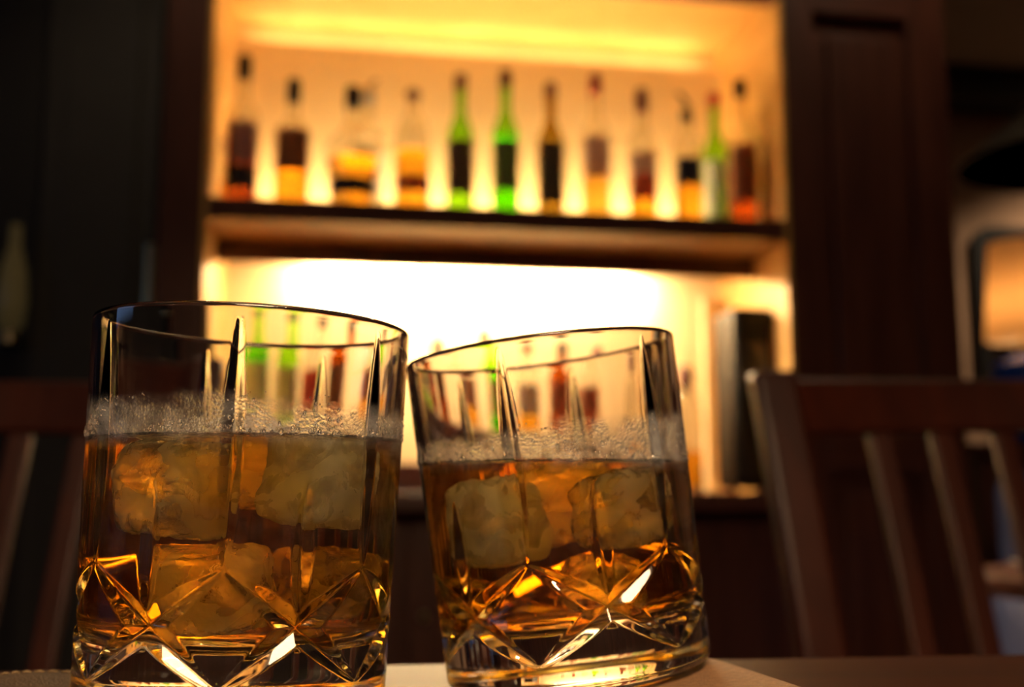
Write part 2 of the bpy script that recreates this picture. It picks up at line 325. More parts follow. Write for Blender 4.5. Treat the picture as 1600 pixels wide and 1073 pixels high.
B(822, 545, W2, ZR, 0.037, 'clear', 'amber', 0.5, [(0.2, 0.5, (0.45, 0.38, 0.33))], 'cork', 0.025, 'clear amber bottle with pale label seen through right glass', GD, 'round')
B(885, 545, W2, ZR, 0.035, 'brown', None, 0.5, [(0.2, 0.55, (0.2, 0.1, 0.05))], 'black', 0.04, 'brown bottle with tan label seen through right glass', GD, 'std')
B(950, 552, W2, ZR, 0.037, 'clear', 'dark', 0.5, [(0.2, 0.5, (0.25, 0.12, 0.06))], 'maroon', 0.04, 'dark spirit bottle with maroon cap seen through right glass', GD, 'std')
B(1070, 572, 0.185, ZBOT, 0.042, 'clear', 'amber', 0.32, [], 'maroon', 0.05, 'clear round bottle with maroon cap beside the pale board', GD, 'round')

# ------------------------------------------------------------------ right background
shade_c = at(1596, 455, 3.2)
lamp = thing('table_lamp', 'lit table lamp with cream shade and blue base at right edge', 'lamp', T((shade_c.x, 3.2, 0)))
zb_, zt_ = at(1600, 532, 3.2).z, at(1600, 380, 3.2).z
m = bpy.data.materials.new('lamp_shade'); m.use_nodes = True; n = m.node_tree.nodes; l = m.node_tree.links; n.clear(); M['shade'] = m
d_ = n.new('ShaderNodeBsdfDiffuse'); d_.inputs[0].default_value = (0.8, 0.62, 0.4, 1); t_ = n.new('ShaderNodeBsdfTranslucent'); t_.inputs[0].default_value = (0.85, 0.62, 0.36, 1)
x_ = n.new('ShaderNodeMixShader'); x_.inputs[0].default_value = 0.6; l.new(d_.outputs[0], x_.inputs[1]); l.new(t_.outputs[0], x_.inputs[2])
o_ = n.new('ShaderNodeOutputMaterial'); l.new(x_.outputs[0], o_.inputs[0])
nn = 48
MB().loft([[(r*(1+0.012*(j % 2))*math.cos(2*PI*j/nn), r*(1+0.012*(j % 2))*math.sin(2*PI*j/nn), z) for j in range(nn)] for r, z in ((0.108, zb_), (0.086, zt_), (0.083, zt_), (0.105, zb_), (0.108, zb_))], False).build('lamp_shade', 'shade', lamp)
ZSB = 0.95
MB().lathe([(0.06, ZSB), (0.09, ZSB+0.06), (0.105, ZSB+0.18), (0.095, ZSB+0.24), (0.04, ZSB+0.262), (0.02, ZSB+0.27)], 32).build('lamp_base', 'blue', lamp, smooth=True)
MB().lathe([(0.009, ZSB+0.265), (0.009, zb_+0.05)], 12).build('lamp_stem', 'brass', lamp)
MB().lathe([(0.012, zb_+0.05), (0.03, zb_+0.10), (0.03, zb_+0.13), (0.012, zb_+0.155)], 16).build('bulb', emit('bulb', (1, 0.7, 0.38), 22), lamp, smooth=True)
sb = thing('sideboard', 'dark sideboard under the lamp behind the right chair', 'sideboard', T((shade_c.x+0.1, 3.25, 0)))
MB().box(-0.35, 0.7, -0.22, 0.22, ZSB-0.03, ZSB).build('top', 'dark_wood_h', sb, bevel=0.004)
MB().box(-0.32, 0.67, -0.2, 0.2, 0.35, ZSB-0.03).build('body', 'dark_wood', sb, bevel=0.004)
for a in (-0.31, 0.19):
    dd = MB().box(a, a+0.47, -0.212, -0.2, 0.38, ZSB-0.06).build('door', 'dark_wood', sb, bevel=0.003)
    MB().lathe([(0.012, 0), (0.014, 0.02)], 12).build('knob', 'brass', dd, mw=None).matrix_local = T((a+0.42, -0.212, 0.65)) @ Matrix.Rotation(PI/2, 4, 'X')
for a in (-0.28, 0.63):
    for b in (-0.16, 0.16): MB().box(a-0.025, a+0.025, b-0.025, b+0.025, 0, 0.35).build('leg', 'dark_wood', sb)
# dark framed mirror on the far wall
fu0, fz1 = cab(1519, 352, 2.17); fz0 = 1.15
mir = thing('wall_mirror', 'dark rounded mirror frame on beige wall behind the lamp', 'mirror', CABM)
def rrect(x0, x1, z0, z1, r, y, n=8):
    pts = []
    for cx, cz, a0 in ((x1-r, z1-r, 0), (x0+r, z1-r, 90), (x0+r, z0+r, 180), (x1-r, z0+r, 270)):
        for i in range(n+1): a = rad(a0+90*i/n); pts.append((cx+r*math.cos(a), y, cz+r*math.sin(a)))
    return pts
A = (fu0, fu0+0.75, fz0, fz1); I = (fu0+0.065, fu0+0.685, fz0+0.065, fz1-0.065)
MB().loft([rrect(*A, 0.10, 2.2), rrect(*A, 0.10, 2.165), rrect(*I, 0.07, 2.165), rrect(*I, 0.07, 2.2)], False).build('frame', 'black', mir)
MB().loft([rrect(*I, 0.07, 2.185), rrect(*I, 0.07, 2.199)]).build('mirror_glass', plain('mirror_glass', (0.7, 0.7, 0.7), 0.03, 1.0), mir)
# grey conical pendant shade
pc = at(1700, 250, 3.3)
pend = thing('pendant_lamp', 'dim grey conical pendant shade cut off by the right edge', 'lamp', T((pc.x, 3.3, 0)))
pz = pc.z; pt = at(1600, 160, 3.3)
M['pend'] = plain('pendant_grey', (0.16, 0.14, 0.12), 0.6)
Rp = pc.x-at(1508, 250, 3.3).x
MB().lathe([(Rp, pz), (Rp*0.12, pz+Rp*0.78), (Rp*0.12-0.004, pz+Rp*0.78), (Rp-0.006, pz)], 48).build('shade', 'pend', pend, smooth=True)
MB().lathe([(0.006, pz+Rp*0.78), (0.006, 2.75)], 8).build('cord', 'black', pend)
# blue armchair and white dish in the darkness at right
ac = thing('blue_armchair', 'dark blue upholstered armchair in the gloom behind the right chair', 'armchair', T((1.30, 2.05, 0)) @ Rz(rad(-15)))
MB().box(-0.32, 0.32, 0.18, 0.32, 0.25, 0.86).build('backrest', 'blue_fabric', ac, bevel=0.05)
MB().box(-0.27, 0.27, -0.3, 0.2, 0.25, 0.45).build('seat', 'blue_fabric', ac, bevel=0.04)
for s in (-1, 1):
    MB().box(s*0.30-0.06, s*0.30+0.06, -0.3, 0.2, 0.25, 0.62).build('armrest', 'blue_fabric', ac, bevel=0.04)
    for yy in (-0.25, 0.25): MB().box(s*0.28-0.02, s*0.28+0.02, yy-0.02, yy+0.02, 0, 0.25).build('leg', 'dark_wood', ac)
sd = at(1592, 890, 1.36)
stb = thing('side_table', 'small dark round side table in the gloom at right', 'table', T((sd.x+0.16, 1.36, 0)))
MB().lathe([(0.20, sd.z-0.03), (0.205, sd.z-0.02), (0.205, sd.z-0.008), (0.20, sd.z-0.004)], 36).build('table_top', 'dark_wood_h', stb, smooth=True)
MB().lathe([(0.15, 0), (0.15, 0.015), (0.03, 0.03), (0.022, sd.z-0.03)], 24).build('pedestal', 'dark_wood', stb, smooth=True)
pt_ = thing('plate', 'white plate on the small side table at right edge', 'plate', T((sd.x+0.07, 1.34, sd.z-0.004)))
MB().lathe([(0.04, 0), (0.045, 0.003), (0.08, 0.012), (0.082, 0.014), (0.04, 0.006), (0.001, 0.006)], 36).build('dish', 'white', pt_, smooth=True)
# unseen bluish screen added on the left wall for glints on glass edges
glint_scr = thing('added_screen', 'unseen bluish screen added on the left wall for glints', 'added_screen', CABM)
MB().box(-3.995, -3.95, -2.2, -1.0, 1.35, 2.05).build('bezel', 'black', glint_scr, bevel=0.006)
MB().box(-3.949, -3.945, -2.17, -1.03, 1.38, 2.02).build('screen', emit('glint_glow', (0.30, 0.52, 1.0), 1.1), glint_scr)
# ------------------------------------------------------------------ left edge: yellowish wall lamp
wl0 = at(22, 440, 2.6)
wl = thing('wall_sconce', 'dim yellowish glass wall lamp at the left edge', 'lamp', CABM @ T((cab(20, 440, WB-0.08)[0], WB-0.08, cab(20, 440, WB-0.08)[1])))
m, n, l, p = newmat('sconce_glass'); p.inputs['Base Color'].default_value = (0.16, 0.12, 0.05, 1); p.inputs['Roughness'].default_value = 0.3
p.inputs['Emission Color'].default_value = (1, 0.7, 0.25, 1); p.inputs['Emission Strength'].default_value = 0.018; M['sconce'] = m
MB().lathe([(0.012, -0.13), (0.030, -0.11), (0.036, -0.05), (0.030, 0.03), (0.014, 0.09), (0.012, 0.145)], 28).build('glass_shade', 'sconce', wl, smooth=True)
MB().box(-0.012, 0.012, 0, 0.08, -0.15, -0.126).build('bracket', 'black', wl)
MB().lathe([(0.02, -0.15), (0.02, -0.128)], 16).build('cup', 'brass', wl)

# ------------------------------------------------------------------ chairs
def chair(mw, label):
    t = thing('wooden_chair', label, 'chair', mw, 'slat-back chairs across the table')
    # origin on the floor under the seat centre; faces -y (towards the table)
    hw = 0.232; ztop = 0.925
    def back(x, z):                                     # raked back: x splays, y goes back with height
        q = max(0, (z-0.44)/(ztop-0.44)); return (x*(0.88+0.12*q), 0.20+0.085*q+0.03*q*q, z)
    for s in (-1, 1):
        pts = [back(s*hw, 0.44+i*(ztop-0.44)/10) for i in range(11)]
        rings = [[(x+a, y+b, z) for a, b in ((-.021, -.016), (.021, -.016), (.021, .016), (-.021, .016))] for x, y, z in pts]
        MB().loft([[(s*hw*0.88+a, 0.24+b, 0) for a, b in ((-.017, -.015), (.017, -.015), (.017, .015), (-.017, .015))]]+rings).build('back_post', 'chair_wood', t, bevel=0.007)
        MB().loft([[(s*0.19+a, -0.19+b, z) for a, b in ((-r, -r), (r, -r), (r, r), (-r, r))] for z, r in ((0, 0.015), (0.44, 0.02))]).build('leg', 'chair_wood', t, bevel=0.004)
        MB().box(s*0.19-0.01, s*0.19+0.01, -0.18, 0.24, 0.2, 0.225).build('stretcher', 'chair_wood', t)
    n = 16; rings = []
    for i in range(n+1):
        q = -1+2*i/n; x = q*(hw-0.012); yb = 0.03*(1-q*q)
        zl = ztop-0.063+0.006*(1-q*q); zh = ztop-0.004-0.004*q*q
        p0, p1 = back(x, zl), back(x, zh)
        rings.append([(x, p0[1]+yb-0.012, zl), (x, p0[1]+yb+0.012, zl), (x, p1[1]+yb+0.012, zh), (x, p1[1]+yb-0.012, zh)])
    MB().loft(rings).build('top_rail', 'chair_wood', t, bevel=0.006)
    for x in (-0.130, -0.065, 0, 0.065, 0.130):
        q = x/hw; rr = []
        for i in range(7):
            z = 0.45+i*(ztop-0.05-0.45)/6; b = back(x, z); yb = 0.03*(1-q*q)*i/6
            rr.append([(b[0]+a, b[1]+yb+c, z) for a, c in ((-.011, -.007), (.011, -.007), (.011, .007), (-.011, .007))])
        MB().loft(rr).build('back_slat', 'chair_wood', t, bevel=0.003)
    MB().loft([[(sx*(0.21 if sy < 0 else 0.19)*k, sy*0.215*k, z) for sx, sy in ((-1, -1), (1, -1), (1, 1), (-1, 1))] for z, k in ((0.42, 0.97), (0.43, 1), (0.445, 1), (0.455, 0.97))]).build('seat', 'chair_wood', t, bevel=0.004)
    return t
pr = at(1240, 600, 1.03)
chair(T((pr.x+0.232*math.cos(rad(4)), 1.03-0.30, 0)) @ Rz(rad(4)), 'reddish-brown slat-back chair at right, nearest the lamp')
pl = at(335, 600, 1.06)
chair(T((pl.x-0.232, 1.06-0.32, 0)) @ Rz(rad(4)), 'reddish-brown slat-back chair half hidden behind the left glass')

# ------------------------------------------------------------------ table
TZ = 0.75
tb = thing('table', 'glossy reddish-brown wooden table under the two glasses', 'table', T((0.0, 0.395, 0)) @ Rz(rad(6)))
MB().box(-0.75, 0.75, -0.8, 0.0, TZ-0.032, TZ).build('table_top', 'table_wood', tb, bevel=0.003)
MB().box(-0.66, 0.66, -0.72, -0.08, TZ-0.10, TZ-0.032).build('apron', 'table_wood', tb)
for a in (-0.66, 0.66):
    for b in (-0.72, -0.08): MB().loft([[(a+i*r, b+j*r, z) for i, j in ((-1, -1), (1, -1), (1, 1), (-1, 1))] for z, r in ((0, 0.02), (TZ-0.032, 0.03))]).build('leg', 'table_wood', tb, bevel=0.004)

# ------------------------------------------------------------------ glasses
GH = 0.098
def r_out(z): return 0.0393+0.0022*min(1, max(0, z/GH))
def r_in(z):                                           # inner wall
    return r_out(z)-(0.0023+0.0024*(1-min(1, max(0, (z-0.018)/(GH-0.018))))**1.3)
ZFL = 0.0165                                           # inner floor height
def inner_profile(n_f=10):                             # from the floor centre up to the wall, as (r, z)
    rw = r_in(ZFL+0.007); pr = [(rw*q, ZFL+0.0006*(1-q)) for q in (0.0005, 0.12, 0.3, 0.5, 0.68, 0.8)]
    rf = 0.007
    for i in range(n_f+1):
        a = -PI/2+PI/2*i/n_f; pr.append((rw-rf+rf*math.cos(a), ZFL+rf+rf*math.sin(a)))
    return pr
def make_glass(name, label, mw, phi0, ncut, zliq_world, fog_top):
    NA = 630
    root = thing(name, label, 'glass', mw, 'whisky glasses on the table')
    # ---- cut pattern on the outer wall: arrays over (row, column)
    zr = np.concatenate([np.linspace(0.0022, 0.060, 190), np.linspace(0.060, GH-0.0012, 92)[1:]])
    ph = np.arange(NA)*2*PI/NA
    Z, P = np.meshgrid(zr, ph, indexing='ij')
    R0 = 0.0393+0.0022*Z/GH
    edge = np.clip((0.0045-Z)/0.0045, 0, 1); R0 = R0-0.0032*edge**2.2
    D = np.zeros_like(Z)
    def wrap(a): return (a+PI) % (2*PI)-PI
    def groove(pa, za, pb, zb, wmax, slope, power=0.75, skew=0.5):
        nonlocal D
        Rm = 0.0400
        dp = wrap(pb-pa); L = math.hypot(Rm*dp, zb-za); ux, uz = Rm*dp/L, (zb-za)/L
        sx = Rm*wrap(P-pa-dp/2)+Rm*dp/2; sz = Z-za
        t = (sx*ux+sz*uz)/L; dist = np.abs(sx*uz-sz*ux)
        tc = np.clip(t, 0, 1); tc = tc**(math.log(0.5)/math.log(skew))
        wdt = wmax*np.sin(PI*tc)**power
        dep = slope*(wdt-dist); dep[(t < 0) | (t > 1)] = 0
        D = np.maximum(D, dep)
    st = 2*PI/ncut; ZA, ZL = 0.0362, 0.0095
    for k in range(ncut):
        a = phi0+k*st
        groove(a, ZA, a, 0.0955, 0.0026, 0.66, 0.8, 0.42)                 # long flute
        groove(a+st/2, 0.0250, a+st/2, 0.0568, 0.0027, 0.75, 0.65, 0.45)  # leaf cut above the star
        groove(a, ZA, a+st, ZL, 0.0034, 0.68, 0.70)                       # crossing arms
        groove(a, ZA, a-st, ZL, 0.0034, 0.68, 0.70)
    for _ in range(1):                                                    # pressed glass: slightly softened ridges
        Dp = np.pad(D, ((1, 1), (0, 0)), 'edge')
        D = 0.5*D+0.125*(Dp[:-2]+Dp[2:]+np.roll(D, 1, 1)+np.roll(D, -1, 1))
    Rr = R0-D
    rows = [np.stack([Rr[i]*np.cos(ph), Rr[i]*np.sin(ph), Z[i]], 1) for i in range(len(zr))]
    ring = lambda r, z: np.stack([r*np.cos(ph), r*np.sin(ph), np.full(NA, z)], 1)
    under = [ring(r, z) for r, z in ((0.0005, 0.0022), (0.012, 0.0021), (0.024, 0.0018), (0.029, 0.0012), (0.0315, 0.0003), (0.0325, 0.0), (0.0345, 0.0001), (0.0360, 0.0009))]
    ro, ri = r_out(GH), r_in(GH-0.001); rm, rh = (ro+ri)/2, (ro-ri)/2
    rim = [ring(rm+rh*math.cos(a), GH-0.0011+0.0011*math.sin(a)) for a in [rad(x) for x in (15, 35, 55, 75, 90, 105, 125, 145, 165)]]
    zi = np.linspace(ZFL+0.007, GH-0.0012, 60)[::-1]
    inner = [ring(r_in(z), z) for z in zi]+[ring(r, z) for r, z in inner_profile()[:-1][::-1]]
    allr = under+rows+rim+inner; n_out = len(under)+len(rows)+len(rim)
    V = np.concatenate(allr); nr = len(allr)
    i = np.arange(nr-1)[:, None]; j = np.arange(NA)[None, :]; j2 = (j+1) % NA
    Q = np.stack([i*NA+j, i*NA+j2, (i+1)*NA+j2, (i+1)*NA+j], -1).reshape(-1, 4)
    me = bpy.data.meshes.new('glass_body')
    faces = Q.tolist()+[list(range(NA))[::-1], [(nr-1)*NA+q for q in range(NA)]]
    me.from_pydata(V.tolist(), [], faces)
    me.polygons.foreach_set('use_smooth', [True]*len(me.polygons))
    mi = np.zeros(len(faces), dtype=np.int32); mi[(n_out-1)*NA:(nr-1)*NA] = 1; mi[-1] = 1
    me.materials.append(outer_mat(fog_top, zliq_world)); me.materials.append(M['tumbler'])
    me.polygons.foreach_set('material_index', mi); me.update()
    g = bpy.data.objects.new('glass_body', me); C.objects.link(g); g.parent = root
    # ---- whisky: inner shape grown a hair into the glass, top cut by the world-horizontal plane
    inv = mw.inverted(); nl = (inv.to_3x3() @ Vector((0, 0, 1))).normalized()
    pl = inv @ Vector((mw.translation.x, mw.translation.y, zliq_world))
    def ztop(x, y): return pl.z-((x-pl.x)*nl.x+(y-pl.y)*nl.y)/nl.z
    n = 192; EXP = 0.00018; rings = []
    bot = inner_profile()
    for r, z in bot: rings.append([((r+EXP)*math.cos(2*PI*q/n), (r+EXP)*math.sin(2*PI*q/n), z-EXP*(1 if z < ZFL+0.003 else 0.3)) for q in range(n)])
    zt = []
    for q in range(n):
        a = 2*PI*q/n; z = 0.06
        for _ in range(6): z = ztop(r_in(z)*math.cos(a), r_in(z)*math.sin(a))
        zt.append(z+0.0011)
    z0 = bot[-1][1]
    for k in range(1, 21):
        rings.append([((r_in(z0+(zt[q]-z0)*k/20)+EXP)*math.cos(2*PI*q/n), (r_in(z0+(zt[q]-z0)*k/20)+EXP)*math.sin(2*PI*q/n), z0+(zt[q]-z0)*k/20) for q in range(n)])
    for dr in (0.0003, 0.0006, 0.001, 0.0015, 0.0022, 0.003, 0.0045, 0.009, 0.018, 0.028, 0.0358):
        row = []
        for q in range(n):
            a = 2*PI*q/n; r = max(0.0003, r_in(zt[q])+EXP-dr); x, y = r*math.cos(a), r*math.sin(a)
            row.append((x, y, ztop(x, y)+0.0011*math.exp(-dr/0.0009)))
        rings.append(row)
    liq = MB().loft(rings).build('whisky', 'whisky', root, smooth='all')
    return root, liq, ztop
def outer_mat(fog_top, zliq):
    """outside of a cold tumbler: clear rim, a fogged band above the drink, a thin misty film further down"""
    m = bpy.data.materials.new('tumbler_outer'); m.use_nodes = True; n = m.node_tree.nodes; l = m.node_tree.links; n.clear()
    def math_(op, a, b=None, c=None):
        q = n.new('ShaderNodeMath'); q.operation = op
        for k, v in enumerate((a, b, c)):
            if v is None: continue
            if isinstance(v, (int, float)): q.inputs[k].default_value = v
            else: l.new(v, q.inputs[k])
        return q.outputs[0]
    def ramp(v, a, b, c, d):
        q = n.new('ShaderNodeMapRange'); q.interpolation_type = 'SMOOTHSTEP'
        for k, x in zip(('From Min', 'From Max', 'To Min', 'To Max'), (a, b, c, d)): q.inputs[k].default_value = x
        l.new(v, q.inputs['Value']); return q.outputs[0]
    tc = n.new('ShaderNodeTexCoord'); sp = n.new('ShaderNodeSeparateXYZ'); l.new(tc.outputs['Object'], sp.inputs[0])
    def nz(scale, detail):
        q = n.new('ShaderNodeTexNoise'); q.inputs['Scale'].default_value = scale; q.inputs['Detail'].default_value = detail; l.new(tc.outputs['Object'], q.inputs['Vector']); return q.outputs['Fac']
    z = math_('MULTIPLY_ADD', nz(70, 3), 0.008, sp.outputs['Z'])
    up = ramp(z, fog_top+0.002, fog_top+0.0065, 1, 0)
    geo = n.new('ShaderNodeNewGeometry'); s2 = n.new('ShaderNodeSeparateXYZ'); l.new(geo.outputs['Position'], s2.inputs[0])
    lo = ramp(s2.outputs['Z'], zliq-0.003, zliq+0.002, FILM, 1.0)
    dn = ramp(z, 0.034, 0.050, 0.12, 1.0)
    pa = ramp(nz(170, 6), 0.38, 0.62, 0.25, 1.0)
    fac = math_('MULTIPLY', math_('MULTIPLY', up, lo), math_('MULTIPLY', dn, pa))
    fine = n.new('ShaderNodeTexVoronoi'); fine.inputs['Scale'].default_value = 1300; l.new(tc.outputs['Object'], fine.inputs['Vector'])
    g = n.new('ShaderNodeBsdfGlass'); g.inputs['IOR'].default_value = 1.5; g.inputs['Roughness'].default_value = 0
    fg = n.new('ShaderNodeBsdfGlass'); fg.inputs['IOR'].default_value = 1.5; fg.inputs['Roughness'].default_value = 0.22
    bp = n.new('ShaderNodeBump'); bp.inputs['Strength'].default_value = 0.6; bp.inputs['Distance'].default_value = 0.0003; l.new(fine.outputs['Distance'], bp.inputs['Height']); l.new(bp.outputs[0], fg.inputs['Normal'])
    df = n.new('ShaderNodeBsdfDiffuse'); df.inputs[0].default_value = (0.8, 0.8, 0.82, 1); tl = n.new('ShaderNodeBsdfTranslucent'); tl.inputs[0].default_value = (0.85, 0.85, 0.86, 1)
    m1 = n.new('ShaderNodeMixShader'); m1.inputs[0].default_value = 0.7; l.new(df.outputs[0], m1.inputs[1]); l.new(tl.outputs[0], m1.inputs[2])
    m2 = n.new('ShaderNodeMixShader'); m2.inputs[0].default_value = 0.25; l.new(fg.outputs[0], m2.inputs[1]); l.new(m1.outputs[0], m2.inputs[2])
    m3 = n.new('ShaderNodeMixShader'); l.new(fac, m3.inputs[0]); l.new(g.outputs[0], m3.inputs[1]); l.new(m2.outputs[0], m3.inputs[2])
    o = n.new('ShaderNodeOutputMaterial'); l.new(m3.outputs[0], o.inputs[0])
    return m
FILM = 0.10
M['tumbler'] = glassmat('tumbler_glass', (1, 1, 1), 1.5)
M['whisky'] = glassmat('whisky', (1, 1, 1), 1.36, 0, (0.985, 0.80, 0.03), 88)
M['drop'] = glassmat('water_drop', (1, 1, 1), 1.33)
def ice_mat(name='ice', lo=0.04, hi=0.50):
    m = bpy.data.materials.new(name); m.use_nodes = True; n = m.node_tree.nodes; l = m.node_tree.links; n.clear()
    tc = n.new('ShaderNodeTexCoord')
    nz = n.new('ShaderNodeTexNoise'); nz.inputs['Scale'].default_value = 110; nz.inputs['Detail'].default_value = 6; nz.inputs['Roughness'].default_value = 0.6; l.new(tc.outputs['Object'], nz.inputs['Vector'])
    big = n.new('ShaderNodeTexNoise'); big.inputs['Scale'].default_value = 80; big.inputs['Detail'].default_value = 6; big.inputs['Distortion'].default_value = 1.2; l.new(tc.outputs['Object'], big.inputs['Vector'])
    g = n.new('ShaderNodeBsdfGlass'); g.inputs['IOR'].default_value = 1.31; rr = n.new('ShaderNodeMapRange'); rr.inputs['From Min'].default_value = 0.4; rr.inputs['From Max'].default_value = 0.6; rr.inputs['To Min'].default_value = 0.06; rr.inputs['To Max'].default_value = 0.5; l.new(big.outputs['Fac'], rr.inputs['Value']); l.new(rr.outputs[0], g.inputs['Roughness'])
    bp = n.new('ShaderNodeBump'); bp.inputs['Strength'].default_value = 0.8; bp.inputs['Distance'].default_value = 0.0016; l.new(nz.outputs['Fac'], bp.inputs['Height']); l.new(bp.outputs[0], g.inputs['Normal'])
    df = n.new('ShaderNodeBsdfDiffuse'); df.inputs[0].default_value = (0.93, 0.94, 0.95, 1); tl = n.new('ShaderNodeBsdfTranslucent'); tl.inputs[0].default_value = (0.95, 0.95, 0.95, 1)
    m1 = n.new('ShaderNodeMixShader'); m1.inputs[0].default_value = 0.6; l.new(df.outputs[0], m1.inputs[1]); l.new(tl.outputs[0], m1.inputs[2])
    mr = n.new('ShaderNodeMapRange'); mr.interpolation_type = 'SMOOTHSTEP'; mr.inputs['From Min'].default_value = 0.36; mr.inputs['From Max'].default_value = 0.66; mr.inputs['To Min'].default_value = lo; mr.inputs['To Max'].default_value = hi; l.new(big.outputs['Fac'], mr.inputs['Value'])
    m2 = n.new('ShaderNodeMixShader'); l.new(mr.outputs[0], m2.inputs[0]); l.new(g.outputs[0], m2.inputs[1]); l.new(m1.outputs[0], m2.inputs[2])
    o = n.new('ShaderNodeOutputMaterial'); l.new(m2.outputs[0], o.inputs[0]); return m
M['ice'] = ice_mat(); M['ice_cloudy'] = ice_mat('ice_cloudy', 0.35, 0.95)
def ice_mesh(size, seed, n=22):
    """melted, dented cube"""
    sx, sy, sz = size; V = {}; vs = []; fs = []
    def vid(i, j, k):
        if (i, j, k) not in V:
            V[(i, j, k)] = len(vs); p = Vector((i/n*2-1, j/n*2-1, k/n*2-1))
            L = (abs(p.x)**5+abs(p.y)**5+abs(p.z)**5)**0.2; p = p/max(L, 1e-6)*max(abs(c) for c in p)
            q = Vector((p.x*sx/2, p.y*sy/2, p.z*sz/2)); o = Vector((seed*7.3, seed*3.1, seed*1.7))
            d = 0.0022*mnoise.noise(q*85+o)+0.0010*mnoise.noise(q*240+o)+0.0004*mnoise.noise(q*600+o)-0.0005
            vs.append(q+p.normalized()*d)
        return V[(i, j, k)]
    for i in range(n):
        for j in range(n):
            for k in (0, n):
                fs.append([vid(i, j, k), vid(i+1, j, k), vid(i+1, j+1, k), vid(i, j+1, k)])
                fs.append([vid(i, k, j), vid(i+1, k, j), vid(i+1, k, j+1), vid(i, k, j+1)])
                fs.append([vid(k, i, j), vid(k, i+1, j), vid(k, i+1, j+1), vid(k, i, j+1)])
    return vs, fs
def add_ice(root, liq, specs, group):
    bm_holes = []
    for (loc, rot, size, seed, label) in specs:
        vs, fs = ice_mesh(size, seed)
        mwi = root.matrix_world @ T(loc) @ Matrix.Rotation(rad(rot[2]), 4, 'Z') @ Matrix.Rotation(rad(rot[1]), 4, 'Y') @ Matrix.Rotation(rad(rot[0]), 4, 'X')
        b = MB(); b.add(vs, fs); o = b.build('ice_cube', 'ice_cloudy' if ('cloudy' in label) else 'ice', smooth='all', mw=mwi); tag(o, label, 'ice cube', group)
        h = MB(); h.add([v*0.985 for v in vs], fs); ho = h.build('hole', 'ice', mw=mwi); bm_holes.append(ho)
    for ho in bm_holes:
        md = liq.modifiers.new('cut', 'BOOLEAN'); md.object = ho; md.operation = 'DIFFERENCE'; md.solver = 'EXACT'
    bpy.context.view_layer.update()
    dg = bpy.context.evaluated_depsgraph_get(); me = bpy.data.meshes.new_from_object(liq.evaluated_get(dg))
    liq.modifiers.clear(); liq.data = me; me.materials.clear(); me.materials.append(M['whisky'])
    me.polygons.foreach_set('material_index', [0]*len(me.polygons)); me.polygons.foreach_set('use_smooth', [True]*len(me.polygons))
    me.set_sharp_from_angle(angle=rad(50))
    for ho in bm_holes: bpy.data.objects.remove(ho)
def condensation(root, zt, h_hi, count, seed):
    rng = random.Random(seed); bm = bmesh.new(); bmesh.ops.create_icosphere(bm, subdivisions=1, radius=1)
    bv = [v.co.copy() for v in bm.verts]; bf = [[v.index for v in f.verts] for f in bm.faces]; bm.free()
    b = MB()
    for _ in range(count):
        a = rng.random()*2*PI; x, y = math.cos(a), math.sin(a); z0 = zt(0.036*x, 0.036*y)+0.0012
        q = rng.random()**1.5; z = z0+q*(h_hi-z0)
        if mnoise.noise(Vector((x*3, y*3, z*120+seed))) < -0.15+0.35*q: continue
        r = (0.00012+0.00042*rng.random()**3)*(1.15-0.6*q); R = r_out(z)+r*0.1
        M3 = Matrix.Rotation(a, 3, 'Z'); st = 1+0.5*rng.random()
        b.add([M3 @ Vector((v.x*r*0.75+R, v.y*r, v.z*r*st))+Vector((0, 0, z)) for v in bv], bf)
    return tag(b.build('condensation', 'drop', root, smooth='all'), kind='stuff')

gl_rim = at(400, 511, 0.290); tl_ = rad(1.8)
MWL = T((gl_rim.x-GH*math.sin(tl_), 0.290, gl_rim.z-GH*math.cos(tl_))) @ Matrix.Rotation(tl_, 4, 'Y')
gr_rim = at(842, 549, 0.333); tr_ = rad(-7.0)
MWR = T((gr_rim.x-GH*math.sin(tr_), 0.333, gr_rim.z-GH*math.cos(tr_))) @ Matrix.Rotation(tr_, 4, 'Y')
azl = math.atan2(-MWL.translation.y, -MWL.translation.x); azr = math.atan2(-MWR.translation.y, -MWR.translation.x)
gL, liqL, ztL = make_glass('whisky_tumbler', 'nearer cut-glass tumbler of whisky and ice at left, almost upright', MWL, azl+rad(-5.5), 7, 0.8222, 0.0745)
gR, liqR, ztR = make_glass('whisky_tumbler', 'cut-glass tumbler of whisky and ice at right, tilted to the left', MWR, azr+rad(-14), 6, 0.8174, 0.0715)

